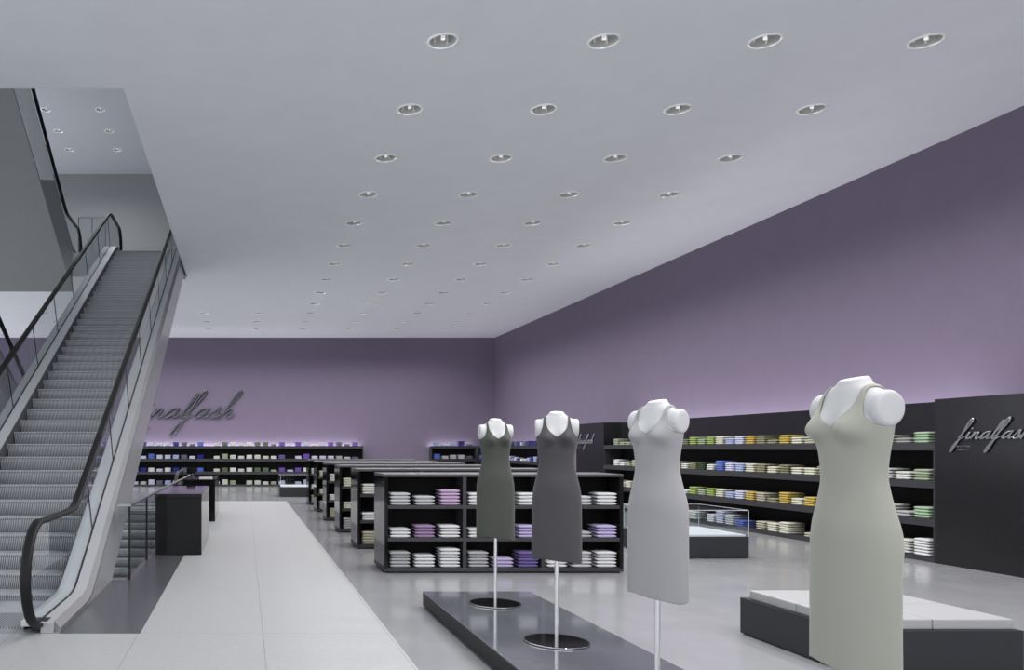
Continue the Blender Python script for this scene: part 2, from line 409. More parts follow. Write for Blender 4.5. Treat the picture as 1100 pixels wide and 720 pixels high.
for s in (-1, 1):
    f = lambda a, b: (min(s*a, s*b), max(s*a, s*b))
    bm = bmesh.new(); band(bm, *f(.722, HX-.012), Y0, Y1, .095, .045); obj('inner_deck', bm, M['deck'], esc)
    bm = bmesh.new(); band(bm, *f(.712, .722), Y0+.1, Y1-.1, .09, -.22, ); obj('skirt_panel', bm, M['skirt'], esc)
    bm = bmesh.new(); band(bm, *f(HX+.012, HX+.125), Y0, Y1, .095, .035); box(bm, *f(HX+.02, HX+.125), Y0-.05, Y0, .0, .095, .004); obj('outer_deck', bm, M['alu'], esc)
    # black seal under the glass
    bm = bmesh.new(); band(bm, *f(HX-.011, HX+.011), Y0+.05, Y1-.05, .102, .05); obj('glass_seal', bm, M['joint'], esc)
    # truss cladding
    bm = bmesh.new()
    tb = [(y, max(zz, .0) if y < RUN else zz) for y, zz in kink(Y0, Y1-.80, -.68)]
    tt = kink(Y0, Y1-.80, .036)
    x0, x1 = f(OXO-.03, OXO)
    tb = [(y, min(max(zz, .0), t[1]-.001)) for (y, zz), t in zip(tb, tt)]
    prism_x(bm, [(y, zz) for y, zz in tt] + tb[::-1], x0, x1); obj('side_cladding', bm, M['clad'], esc)
    # sloping shoulder between deck and cladding
    bm = bmesh.new(); rings = []
    for (y, zz) in kink(Y0, Y1-.80, 0): rings.append([bm.verts.new(p) for p in ((s*(HX+.125),y,zz+.095),(s*OXO,y,zz+.03),(s*OXO,y,zz+.002),(s*(HX+.125),y,zz+.002))])
    for a, c in zip(rings, rings[1:]):
        for i in range(4): bm.faces.new((a[i], a[(i+1)%4], c[(i+1)%4], c[i]))
    bm.faces.new(rings[0][::-1]); bm.faces.new(rings[-1]); obj('deck_shoulder', bm, M['shoulder'], esc)
    # handrail
    R = .445; path = []
    HR = .945
    for i in range(0, 17):
        a = -PI/2 - PI*i/16; path.append((0, Y0+.0+R*math.cos(a), .98-R-.02+R*math.sin(a)+.0))
    path = [(p[0], p[1], p[2]) for p in path]
    zc = .98-R-.02
    for y, zz in kink(Y0+.08, Y1-.08, HR+.005): path.append((0, y, zz))
    for i in range(0, 17):
        a = PI/2 - PI*i/16; path.append((0, Y1+R*math.cos(a), U+zc+R*math.sin(a)))
    prof = [(-.042,-.014),(-.046,0),(-.040,.018),(-.02,.026),(.02,.026),(.040,.018),(.046,0),(.042,-.014)]
    o = obj('handrail', sweep(bmesh.new(), path, prof), M['rubber'], esc, True, (s*HX,0,0))
    obj('handrail_inlet', B(*f(HX-.07, HX+.07), Y0-.02, Y0+.14, .012, .10, .01), M['joint'], esc)
    # glass: panes cut perpendicular to the slope
    top = kink(Y0, Y1, .94); bot = kink(Y0, Y1, .10)
    def zt(y): return sm(y, .06)+.94
    def zb(y): return sm(y, .06)+.10
    cuts = [None] + [1.0+1.46*i for i in range(9)] + [None]
    def piece(c0, c1):
        # cut lines pass (yb,zb) at the base and lean towards the lower end
        def line(c):
            inc = 0 < c < RUN
            ang = math.atan(S) if inc and c > .1 else 0
            L = .84*math.cos(ang)
            return (c, zb(c)), (c - L*math.sin(ang), zb(c)+L*math.cos(ang))
        if c0 is None:
            st = [(Y0+(R-.03)*math.cos(-PI/2-PI*i/12), zc+(R-.03)*math.sin(-PI/2-PI*i/12)) for i in range(13)]
            st = [(y, max(zz, .10)) for y, zz in st]; yb0 = Y0; yt0 = Y0+.02
            left = st
        else:
            b_, t_ = line(c0); left = [b_, t_]; yb0 = c0; yt0 = t_[0]
        if c1 is None:
            st = [(Y1+(R-.03)*math.cos(PI/2-PI*i/12), U+zc+(R-.03)*math.sin(PI/2-PI*i/12)) for i in range(13)]
            right = [(y, max(zz, U+.10)) for y, zz in st]; yb1 = Y1; yt1 = Y1-.02
        else:
            b_, t_ = line(c1); right = [t_, b_]; yb1 = c1; yt1 = t_[0]
        tp = [p for p in top if yt0+.03 < p[0] < yt1-.03]; bp = [p for p in bot if yb0+.03 < p[0] < yb1-.03]
        return left + tp + right + bp[::-1]
    for c0, c1 in zip(cuts, cuts[1:]):
        x0, x1 = f(HX-.005, HX+.005)
        g = obj('glass_panel', prism_x(bmesh.new(), piece(c0, c1), x0, x1), M['glass'], esc)
        if c0 is not None:
            ang = math.atan(S); L = .84*math.cos(ang)
            a = Vector((0, c0, zb(c0))); b = Vector((0, c0-L*math.sin(ang), zb(c0)+L*math.cos(ang)))
            sw = sweep(bmesh.new(), [a, b], [(-.0075,-.008),(.0075,-.008),(.0075,.008),(-.0075,.008)])
            j = obj('pane_joint', sw, M['joint'], g, loc=(s*HX,0,0))
# underside
bm = bmesh.new(); u0 = kink(1.3, Y1-.82, -.68)
rings = [[bm.verts.new(p) for p in ((-OXO+.03,y,zz),(OXO-.03,y,zz),(OXO-.03,y,zz+.03),(-OXO+.03,y,zz+.03))] for y, zz in u0]
for a, c in zip(rings, rings[1:]):
    for i in range(4): bm.faces.new((a[i], a[(i+1)%4], c[(i+1)%4], c[i]))
bm.faces.new(rings[0][::-1]); bm.faces.new(rings[-1])
obj('underside_panel', bm, M['clad'], esc)
esc['label'] = 'steel escalator with glass balustrades and black handrails rising from the ground floor in front'
esc['group'] = 'escalators'
dup(esc, (-2.665, 8.29, -U), 0, 'escalator climbing up from the lower level, steps seen in the floor opening behind the railing')
CY = 8.29+RUN+.1
XC2 = -4.72-.885
dup(esc, (XC2, CY, 0), PI, 'escalator behind the front one, slanting the other way up from the shop floor')
eb = dup(esc, (XC2, CY, U), PI, 'escalator above the shop ceiling opening, climbing from the upper floor, grey underside visible')

for ch in list(eb.children):
    if ch.name.startswith('underside_panel'): bpy.data.objects.remove(ch, do_unlink=True)
bm = bmesh.new(); u0 = kink(.1, Y1-.82, -1.20)
rings = [[bm.verts.new(p) for p in ((-OXO+.03,y,zz),(OXO-.03,y,zz),(OXO-.03,y,zz+.03),(-OXO+.03,y,zz+.03))] for y, zz in u0]
for a, c in zip(rings, rings[1:]):
    for i in range(4): bm.faces.new((a[i], a[(i+1)%4], c[(i+1)%4], c[i]))
bm.faces.new(rings[0][::-1]); bm.faces.new(rings[-1])
obj('underside_panel', bm, M['clad'], eb)
for s in (-1, 1):
    x0, x1 = min(s*(OXO-.03), s*OXO), max(s*(OXO-.03), s*OXO)
    a = [(y, max(zz, -.02)) if y < 1.3 else (y, zz) for y, zz in kink(.1, Y1-.80, -.66)]; b = kink(.1, Y1-.80, -1.20)
    obj('truss_skirt', prism_x(bmesh.new(), a + b[::-1], x0, x1), M['clad'], eb)
    x0, x1 = min(s*(OXO+.002), s*(OXO+.014)), max(s*(OXO+.002), s*(OXO+.014))
    a = kink(2.15, 12.2, -.04); b = kink(3.4, 12.2, -1.12)
    obj('reflection_strip', prism_x(bmesh.new(), a + b[::-1], x0, x1), M['reflection_strip'], eb)  # pale strip with a slanted end paints a bright reflection onto the cladding
# ------------------------------------------------------------------ glass railing round the floor opening
def railing(name, label, x, ya, yb, z0, posts, height=.91, side=None):
    t = thing(name, label, 'railing', (x, ya, z0))
    obj('top_rail', B(-.022, .022, -.02, yb-ya, height-.03, height, .008), M['steel'], t)
    for y in posts:
        obj('post', B(-.014, .014, y-.012, y+.012, .0, height-.03), M['joint'], t)
        obj('post_foot', B(-.022, .022, y-.022, y+.022, 0.0, .008), M['joint'], t)
    ed = [0]+list(posts)
    ps = sorted(posts)
    for a, b in zip(ps, ps[1:]):
        obj('glass_pane', B(-.005, .005, a+.02, b-.02, .05, height-.04), M['glass'], t)
    if side:
        obj('top_rail', B(-side, -.022, -.02, .022, height-.03, height, .008), M['steel'], t)
        obj('glass_pane', B(-side+.02, -.02, -.005, .005, .05, height-.04), M['glass'], t)
    return t
railing('glass_railing', 'low glass railing with steel top rail beside the lower escalator opening', -1.40, 9.67, 21.2, .002,
        [0.0, 1.7, 3.4, 5.1, 6.8, 8.5, 10.2, 11.5], side=.155)
t = thing('glass_railing', 'glass railing at the edge of the upper floor between the two escalators', 'railing', (-4.5, OY1+.08, U))
obj('top_rail', B(0, .75, -.02, .02, .96, .99, .006), M['steel'], t)
for x in (.0, .365, .73): obj('post', B(x, x+.015, -.01, .01, 0, .96), M['joint'], t)
for a in (.0, .365): obj('glass_pane', B(a+.02, a+.36, -.005, .005, .03, .95), M['glass'], t)

# ------------------------------------------------------------------ counters
def counter(label, x0, x1, y0, y1):
    w, d = x1-x0, y1-y0
    t = thing('sales_counter', label, 'counter', (x0, y0, .002), group='sales counters')
    obj('body', B(.006, w-.006, .012, d-.006, 0, .845, .004), M['black'], t)
    obj('counter_top', B(0, w, 0, d, .845, .91, .004), M['black'], t)
    return t
counter('black glossy sales counter standing beside the glass railing', -1.336, -.637, 11.83, 14.3)
counter('second black sales counter farther back, with a small monitor on top', -1.336, -.637, 17.2, 19.8)
t = thing('pos_monitor', 'small black monitor standing on the far sales counter', 'monitor', (-1.27, 17.9, .912))
obj('screen', B(-.04, .16, 0, .03, .10, .24, .006), M['black'], t)
obj('stand', B(.04, .08, .03, .05, .01, .18), M['fascia'], t)
obj('foot', B(0, .12, -.04, .10, 0, .012, .004), M['fascia'], t)
tag(obj('paper_stack', B(-1.0, -.72, 17.4, 17.7, .912, .945), M['paper']), 'small stack of white paper lying on the far sales counter', 'paper')

# ------------------------------------------------------------------ gondolas
GX0, GX1 = 1.777, 4.817; GD = .80; GH = 1.262
def shelf_z(): return [.072, .451, .865]
gond = thing('shelf_gondola', '', 'shelf unit', (GX0, 10.13, 0), group='gondolas in a row beside the tiled path')
W = GX1-GX0
obj('left_end_panel', B(0, .045, 0, GD, .05, GH-.035, .002), M['black'], gond)
obj('right_end_panel', B(W-.045, W, 0, GD, .05, GH-.035, .002), M['black'], gond)
obj('top_board', B(0, W, 0, GD, GH-.035, GH, .003), M['top'], gond)
obj('base', B(.0, W, .0, GD, .02, .072, .002), M['fascia'], gond)
obj('plinth', B(.03, W-.03, .035, GD-.035, 0, .02), M['inner'], gond)
obj('back_board', B(.045, W-.045, GD/2-.01, GD/2+.01, .072, GH-.035), M['inner'], gond)
bays = []
bw = (W-.045*4)/3
for i in range(3):
    xa = .045+i*(bw+.045); bays.append(xa)
    if i: obj('divider', B(xa-.045, xa, .004, GD-.004, .072, GH-.035), M['fascia'], gond)
    for zz in (.451, .865): obj('shelf', B(xa, xa+bw, .006, GD-.006, zz-.045, zz, .002), M['fascia'], gond)
gl = ['nearest black shelf gondola with folded tops, its whole front in view', 'second black shelf gondola from the front, mostly hidden by the nearest one',
      'third black shelf gondola from the front beside the tiled path', 'fourth black shelf gondola from the front beside the tiled path',
      'fifth black shelf gondola from the front beside the tiled path', 'farthest black shelf gondola, last of the row beside the tiled path']
gond['label'] = gl[0]
GY = [10.13+2.42*k for k in range(6)]
for k in range(1, 6): dup(gond, (GX0, GY[k], 0), 0, gl[k])

# ------------------------------------------------------------------ folded garments
COL = {'white': (.74,.74,.75), 'pale grey': (.56,.56,.58), 'light grey': (.42,.42,.43), 'grey': (.30,.30,.31), 'slate': (.13,.14,.19),
 'pink lilac': (.56,.40,.60), 'mauve': (.33,.22,.38), 'lilac': (.50,.42,.68), 'purple': (.16,.11,.32), 'violet': (.17,.09,.42), 'lavender': (.60,.60,.76),
 'navy': (.02,.025,.22), 'blue': (.10,.16,.56), 'pale blue': (.40,.46,.70), 'mustard': (.52,.38,.08), 'khaki': (.27,.25,.16), 'cream': (.66,.65,.53),
 'lime green': (.32,.42,.10), 'olive': (.20,.20,.11), 'dark olive': (.09,.08,.02), 'dark green': (.03,.05,.02), 'sage green': (.34,.40,.28), 'mint green': (.36,.50,.34), 'moss green': (.12,.17,.10), 'beige': (.46,.43,.33), 'off white': (.64,.66,.60)}
GM = {k: mat('knit '+k, tuple(.74*c for c in v)+(1,), .85, spec=.15, noise=.05, nscale=40, bump=.15, bscale=160, sheen=.1) for k, v in COL.items()}
def fold_mesh(w=.256, d=.30, h=.038, seed=0):
    """one folded top: rounded slab, puffy, fold towards -y"""
    rnd = random.Random(seed); bm = bmesh.new()
    nx, ny = 14, 4; prof = []
    # cross section in y-z: rounded fold in front
    for i in range(7):
        a = -PI/2 + PI*i/6; prof.append((-d/2+.016 - .016*math.cos(a), h/2+h/2*.96*math.sin(a)))
    prof += [(-d/4, h*1.02), (0, h*1.0), (d/2, h*.90), (d/2, h*.06), (0, 0.0)]
    rings = []
    for i in range(nx+1):
        u = -1+2*i/nx; x = u*w/2
        e = abs(u)**8; k = .9+.1*(1-u*u)-.62*e; jig = rnd.uniform(-.0012,.0012)
        rings.append([bm.verts.new((x, y+(.006*e if y < 0 else -.004*e)+jig, h/2+(zz-h/2)*k)) for y, zz in prof])
    m = len(prof)
    for a, b in zip(rings, rings[1:]):
        for j in range(m): bm.faces.new((a[j], a[(j+1)%m], b[(j+1)%m], b[j]))
    bm.faces.new(rings[0][::-1]); bm.faces.new(rings[-1])
    return bm
protos = []
for q in range(3):
    bm = fold_mesh(seed=q); me = bpy.data.meshes.new('folded_top'); bmesh.ops.recalc_face_normals(bm, faces=bm.faces[:]); bm.to_mesh(me); bm.free()
    for p in me.polygons: p.use_smooth = True
    me.materials.append(None); protos.append(me)
LAYER = .0405
n_single = 0; rest = []      # rest: (x, y, z, rot, colour)
def garment(x, y, z, rot, col, label=None, group=None):
    global n_single
    if label is None:
        rest.append((x, y, z, rot, col)); return
    o = bpy.data.objects.new('folded_top', random.choice(protos)); C.objects.link(o)
    o.material_slots[0].link = 'OBJECT'; o.material_slots[0].material = GM[col]
    o.location = (x+random.uniform(-.003,.003), y+random.uniform(-.003,.003), z); o.rotation_euler = (0,0,rot+random.uniform(-.012,.012))
    tag(o, label, 'folded top', group); n_single += 1
LV = ['bottom', 'second', 'third', 'fourth', 'fifth', 'sixth', 'seventh']
rown = ['lower', 'middle', 'upper']; bayn = ['left', 'centre', 'right']; stn = ['left', 'middle', 'right']
G1 = {  # (row, bay): three stacks (count, colour)
 (2,0): [(4,'pale grey'),(3,'pale grey'),(5,'pink lilac')], (1,0): [(3,'white'),(4,'mauve'),(4,'white')], (0,0): [(5,'light grey'),(4,'white'),(6,'white')],
 (2,1): [(4,'white'),(0,'white'),(4,'white')], (1,1): [(3,'white'),(0,'pale grey'),(4,'lilac')], (0,1): [(5,'light grey'),(3,'lilac'),(5,'purple')],
 (2,2): [(0,'pale grey'),(3,'pale grey'),(4,'white')], (1,2): [(0,'white'),(2,'light grey'),(4,'lilac')], (0,2): [(2,'white'),(5,'pale grey'),(5,'white')]}
offs = [.160, .475, .795]
zs = shelf_z()
for (r, b), st in G1.items():
    for s_, (cnt, col) in enumerate(st):
        for q in range(cnt):
            lab = f'{col} folded top, {LV[q]} up in {stn[s_]} stack, {rown[r]} {bayn[b]} bay, nearest gondola' if q else f'{col} folded top, lowest of {stn[s_]} stack, {rown[r]} {bayn[b]} bay, nearest gondola'
            garment(GX0+bays[b]+offs[s_], GY[0]+.165, zs[r]+q*LAYER, 0, col, lab, 'folded tops on the nearest gondola')
pal = ['white','pale grey','beige','light grey','cream','beige','light grey']
for k in range(1, 6):
    for r in range(3):
        for b in range(3):
            for s_ in range(3):
                if b > 0 and k < 5 and r < 2: continue
                cnt = random.choice([3,4,4,5]) if r else random.choice([4,5,5])
                if b == 0 and s_ == 0:
                    cnt = [5,3,4][r]; col = [['light grey','beige'],['cream','white'],['cream','off white']][r][k % 2]
                else: col = random.choice(pal)
                for q in range(cnt): garment(GX0+bays[b]+offs[s_], GY[k]+.165, zs[r]+q*LAYER, 0, col)

# ------------------------------------------------------------------ wall shelving
def wall_shelves(label, length, depth, back_h, levels=(.075,.605,1.137,1.665), n_seg=1, rotz=0, loc=(0,0,0)):
    """local: x along the shelf (0..length), front at y = 0, back at y = depth"""
    t = thing('wall_shelf', label, 'shelf unit', loc, rotz)
    obj('back_panel', B(0, length, depth, depth+.03, 0, back_h), M['inner'] if back_h < 2 else M['inner'], t)
    if back_h > 2:
        obj('upper_panel', B(0, length, depth-.02, depth, levels[-1], back_h), M['panel'], t)
    obj('base', B(0, length, .01, depth, 0, levels[0], .002), M['fascia'], t)
    for zz in levels[1:]:
        obj('shelf', B(.0, length, 0, depth-.001, zz-.105, zz, .002), M['fascia'], t)
    for x in (0, length-.03):
        for za, zb_ in zip(levels, levels[1:]): obj('end_panel', B(x, x+.03, .01, depth-.001, za, zb_-.105), M['fascia'], t)
    return t
SX = 9.55
# right wall: local x runs from near (Y=11.03) to far => rotate +90deg: local x -> +Y, local y -> -X ; use -90: x -> -Y, y -> +X
wall_shelves('long black wall shelf of four levels with coloured folded tops along the right wall', 21.2-11.03, .45, 2.26, rotz=-PI/2, loc=(SX, 21.2, 0))
wall_shelves('low black shelf in the far right corner, along the right wall', 32.76-26.0, .45, 1.665, rotz=-PI/2, loc=(SX, 32.78-.02, 0))
wall_shelves('long low black shelf of folded tops against the purple back wall under the big sign', 4.88+10.2, .34, 1.665, loc=(-10.2, 32.78, 0))
wall_shelves('short low black shelf against the back wall, right of the centre gap', SX-7.68-.02, .34, 1.665, loc=(7.68, 32.78, 0))
RZ = (.075,.605,1.137,1.665)
# right wall stacks, k counts from the near sign panel
def pad(l, n, alt):
    rr = random.Random(3)
    return [(l[i] if i < len(l) and l[i] else (rr.choice([2,3,3,4]), rr.choice(alt))) for i in range(n)]
alt = ['cream','sage green','off white','beige','khaki']
top = {0:(4,'mint green'),1:(2,'grey'),2:(3,'beige'),8:(3,'cream'),9:(4,'mustard'),10:(2,'khaki'),11:(4,'khaki'),12:(4,'mustard'),13:(4,'lavender'),14:(3,'pale blue'),15:(4,'cream'),16:(4,'lime green'),17:(3,'sage green'),18:(4,'lime green'),19:(3,'olive'),28:(2,'sage green'),29:(4,'sage green')}
mid = {0:(4,'sage green'),1:(3,'off white'),2:(4,'light grey'),3:(4,'off white'),7:(3,'cream'),8:(3,'cream'),9:(4,'olive'),10:(3,'cream'),11:(4,'khaki'),12:(4,'cream'),13:(4,'pale blue'),14:(4,'lavender'),15:(5,'blue'),16:(3,'off white'),17:(4,'dark green'),18:(4,'olive'),19:(3,'off white'),20:(4,'sage green'),28:(2,'white'),29:(4,'white')}
low = {0:(4,'mint green'),1:(2,'light grey'),2:(4,'off white'),7:(4,'mustard'),8:(3,'cream'),9:(5,'mustard'),10:(2,'khaki'),11:(4,'beige'),12:(4,'mustard'),13:(4,'lavender'),14:(3,'pale blue'),15:(4,'cream'),16:(4,'lime green'),17:(3,'sage green'),18:(4,'lime green'),19:(2,'off white'),28:(3,'off white'),29:(4,'off white')}
bot = {0:(6,'white'),1:(5,'off white'),2:(4,'light grey'),8:(0,'cream'),9:(5,'cream'),10:(4,'cream'),11:(4,'beige'),12:(0,'cream'),13:(3,'blue'),14:(5,'pale grey'),15:(6,'lavender'),16:(4,'white'),17:(0,'white'),18:(4,'off white'),19:(4,'off white')}
rowname = ['floor-level', 'second', 'third', 'top']
vis = {0,1,2,8,9,10,11,12,13,14,15,16,17,18,19}
for r, dct in enumerate((bot, low, mid, top)):
    lst = pad([dct.get(i) for i in range(30)], 30, alt)
    for k, (cnt, col) in enumerate(lst):
        y = 11.27+.32*k
        for q in range(cnt):
            lab = None
            lvl = 'lowest' if q == 0 else LV[q]+' up'
            if k in vis and (k <= 15 or (k <= 17 and r in (2,3))) and n_single < 300:
                lab = f'{col} folded top, {lvl}, {ORD[k] if k < 13 else str(k+1)+"th"} stack from near sign panel, {rowname[r]} right-wall shelf'
            garment(SX+.165, y, RZ[r]+q*LAYER, -PI/2, col, lab, 'folded tops on the right wall shelf')
# corner shelf along the right wall
for r in range(4):
    for k in range(20):
        col = random.Random(r*50+k).choice(['white','pale blue','blue','slate','navy','lavender','pale grey'])
        if r == 3 and k in (0,1,2): col = 'navy'
        for q in range(random.choice([2,3,4])): garment(SX+.165, 26.3+.32*k, RZ[r]+q*LAYER, -PI/2, col)
# back wall shelf, positions by stack pitch
B3 = ['navy','lavender','lavender','lavender','navy','slate','slate','blue',None,'off white','moss green','white','off white','white','moss green','moss green','moss green','violet',None,'violet','lavender','off white','lavender','violet','slate','slate','violet']
B2 = ['lavender','blue','lavender','lavender','pale blue','slate','lavender','navy',None,'off white','sage green','off white','off white','white','off white','off white','white','purple',None,'lavender','violet','lavender','lavender','lavender','light grey','pale grey','purple']
B1 = ['navy','white','lavender','white','navy','slate','slate','blue',None,'off white','moss green','white','off white','white','moss green','moss green','sage green','violet','lavender','violet','white','purple','lavender','violet','slate','slate','violet']
B0 = ['pale grey','lavender','slate','pale blue','pale grey','pale grey','slate',None,'navy','off white','off white','sage green',None,'off white','off white','off white','sage green','lavender',None,'lavender','lavender','pale grey','lavender','violet',None,'slate','lavender']
H3 = [4,4,3,4,4,4,2,4,0,3,4,4,3,4,4,4,2,4,2,4,4,2,4,4,4,2,4]
H2 = [3,5,4,4,4,4,3,4,0,3,5,4,3,4,4,3,3,4,0,3,5,3,3,3,3,2,2]
XB0 = -4.19; PB = .3366
for row, cols, hs in ((3,B3,H3),(2,B2,H2),(1,B1,H3),(0,B0,H2)):
    for k in range(-17, 27):
        if k >= 0: col, cnt = cols[k], hs[k] or 3
        else:
            rr = random.Random(row*100-k); col = rr.choice(['navy','lavender','blue','slate','pale blue','lavender']); cnt = rr.choice([3,4])
        if col is None: continue
        for q in range(cnt): garment(XB0+PB*k, 32.78+.17, RZ[row]+q*LAYER, 0, col)
C3 = ['pale blue','lavender','pale blue','navy','slate']; C2 = ['blue','pale grey','pale grey','lavender','slate']
for row, cols in ((3,C3),(2,C2),(1,C3),(0,C2)):
    for k, col in enumerate(cols):
        for q in range((4,2,3,5,2)[k] if row % 2 else (5,3,4,4,3)[k]): garment(7.68+.25+.335*k, 32.78+.17, RZ[row]+q*LAYER, 0, col)
# everything past the three hundred largest: one mass
names = sorted({g[4] for g in rest}); idx = {n_: i for i, n_ in enumerate(names)}
src = protos[0]; sv = [v.co.copy() for v in src.vertices]; sp = [tuple(p.vertices) for p in src.polygons]
vs, fs, mi = [], [], []
for (x, y, z, rot, col) in rest:
    mtx = Matrix.Translation((x+random.uniform(-.004,.004), y, z)) @ Matrix.Rotation(rot, 4, 'Z'); b0 = len(vs)
    vs += [tuple(mtx @ v) for v in sv]; fs += [tuple(b0+i for i in f) for f in sp]; mi += [idx[col]]*len(sp)
me = bpy.data.meshes.new('folded_tops'); me.from_pydata(vs, [], fs)
for n_ in names: me.materials.append(GM[n_])
me.polygons.foreach_set('material_index', mi); me.polygons.foreach_set('use_smooth', [True]*len(fs)); me.update()
o = bpy.data.objects.new('folded_tops', me); C.objects.link(o); o['kind'] = 'stuff'
tag(o, 'stacks of folded tops in many colours on the farther gondolas and back shelves', 'folded tops')

# ------------------------------------------------------------------ sign panels and script signs
for (ya, yb, lab) in ((9.3, 11.03, 'tall charcoal panel with chrome script sign at the near end of the right shelf'),
                      (21.2, 22.95, 'tall charcoal panel with script sign beyond the far end of the right shelf')):
    t = thing('sign_panel', lab, 'panel', (SX, ya, 0))
    obj('board', B(0, .5, .002, yb-ya-.002, 0, 2.27, .004), M['panel'], t)

G = {
 'f': ([[(-.32,.25),(-.05,.75),(.22,1.7),(.30,2.45),(.2,2.85),(.03,2.6),(-.03,1.6),(-.03,.3),(-.06,-1.2),(-.16,-1.8),(-.3,-1.75),(-.28,-1.1),(-.1,-.3),(.12,.05),(.42,.35)]], .52),
 'i': ([[(0,.3),(.2,.95),(.17,.3),(.28,.02),(.45,.1),(.62,.4)], [(.24,1.4),(.27,1.55)]], .62),
 'n': ([[(0,.4),(.13,.95),(.1,.4),(.08,0),(.16,.45),(.4,.92),(.58,.85),(.55,.3),(.66,.02),(.85,.12),(1.0,.4)]], 1.0),
 'a': ([[(.74,.85),(.5,1.0),(.2,.75),(.1,.35),(.22,.03),(.5,.2),(.7,.65),(.78,1.0),(.73,.4),(.82,.03),(1.0,.12),(1.15,.4)]], 1.15),
 'l': ([[(0,.4),(.22,1.1),(.36,2.0),(.34,2.5),(.22,2.3),(.16,1.2),(.15,.3),(.26,.02),(.42,.1),(.58,.4)]], .58),
 's': ([[(0,.4),(.2,.8),(.36,1.15),(.42,.75),(.5,.35),(.38,.03),(.15,.05),(.08,.2)], [(.38,.03),(.6,.1),(.75,.4)]], .75),
 'h': ([[(0,.4),(.25,1.2),(.5,2.3),(.46,2.8),(.28,2.5),(.16,1.3),(.12,0),(.2,.45),(.42,.92),(.6,.85),(.56,.3),(.68,.02),(.85,.12),(1.05,.4)]], 1.05)}
def catmull(p, n=7):
    q = [p[0]]+p+[p[-1]]; out = []
    for i in range(1, len(q)-2):
        a, b, c, d = (Vector(v) for v in q[i-1:i+3])
        for k in range(n):
            t = k/n; out.append(.5*((2*b)+(c-a)*t+(2*a-5*b+4*c-d)*t*t+(3*b-3*c+d-a)*t**3))
    out.append(Vector(q[-1])); return out
def script_curve(name, word, xh, depth, m, parent):
    fat = .115 if xh < .2 else .095
    cu = bpy.data.curves.new(name, 'CURVE'); cu.dimensions = '3D'; cu.bevel_depth = fat*xh; cu.bevel_resolution = 3; cu.use_fill_caps = True
    x = 0
    for ch in word:
        strokes, adv = G[ch]
        for st in strokes:
            pts = catmull([(a, b, 0) for a, b in st])
            spn = cu.splines.new('POLY'); spn.points.add(len(pts)-1)
            for i, p in enumerate(pts):
                spn.points[i].co = (((x+p.x)*1.42+.66*p.y)*xh, p.y*xh, 0, 1)
                spn.points[i].radius = .55 + .55*min(1, abs(math.sin(PI*i/(len(pts)-1)))*1.6)
        x += adv
    cu.materials.append(m)
    return to_mesh(name, cu, parent)
def to_mesh(name, cu, parent):
    o = bpy.data.objects.new('tmp', cu); C.objects.link(o); me = evaluated(o, name); bpy.data.curves.remove(cu)
    o = bpy.data.objects.new(name, me); C.objects.link(o); o.parent = parent; return o
def sign(label, loc, rot, xh, m, off):
    t = thing('wall_sign', label, 'sign', loc)
    t.rotation_euler = rot; t['group'] = 'finalfash signs'
    a = script_curve('lettering', 'finalfash', xh, .1, m, t); a.location = (0,0,off)
    for i, (txt, yy) in enumerate((('Basics & Trends', -1.15), ('Collection Inc', -1.6))):
        cu = bpy.data.curves.new('subtitle', 'FONT'); cu.body = txt; cu.size = .34*xh; cu.extrude = .02*xh; cu.materials.append(m)
        o = to_mesh('subtitle', cu, t); o.location = (-.55*xh, yy*xh, off*.6)
    return t
M['sign_mid'] = mat('satin chrome letters', (.42,.42,.44,1), .28, 1, noise=.02)
M['sign_big'] = mat('dark brushed metal letters', (.10,.10,.115,1), .35, .7, noise=.03)
# local x runs along reading direction, local y up, z out of the wall
rw = (PI/2, 0, -PI/2)
sign('chrome script sign finalfash on the near charcoal panel of the right wall', (SX-.001, 10.62, 1.715), rw, .092, M['sign_mid'], .02)
sign('small script sign finalfash on the far charcoal panel of the right wall', (SX-.001, 22.78, 1.715), rw, .092, M['sign_mid'], .02)
sign('large dark script sign finalfash mounted on the purple back wall', (-4.63, YB-.001, 2.85), (PI/2,0,0), .395, M['sign_big'], .07)

# ------------------------------------------------------------------ podium and display platforms
t = thing('display_podium', 'long low anthracite podium with glossy top carrying the four mannequins', 'podium', (1.785, 1.4, 0))
PL = 7.99-1.4
obj('plinth', B(.04, 1.03, .04, PL-.04, 0, .02), M['joint'], t)
obj('sides', B(0, 1.07, 0, PL, .02, .145, .002), M['podium_side'], t)
obj('top_plate', B(0, 1.07, 0, PL, .145, .157, .002), M['podium'], t)
PW = 1.21
def platform(label, x, y, pads):
    t = thing('display_platform', label, 'display platform', (x, y, 0), group='square display platforms')
    obj('plinth', B(.02, PW-.02, .02, PW+.03, 0, .012), M['joint'], t)
    obj('base', B(0, PW, 0, PW+.05, .012, .313, .003), M['platform'], t)
    if not pads:
        obj('white_top', B(.03, PW-.03, .03, PW+.02, .313, .345, .004), M['white_top'], t)
    return t
platform('dark square platform at lower right, topped with four white cushions', 4.26, 5.59, True)
for i in range(2):
    for j in range(2):
        x, y = 4.26+.025+.573*i, 5.59+.03+.575*j
        tag(obj('seat_cushion', B(0, .568, 0, .570, 0, .075, .012), M['pad'], None, False, (x, y, .314)),
            'flat white square cushion, %s of the four on the platform' % (('front','back')[j]+' '+('left','right')[i]), 'cushion', 'white cushions on the platform')
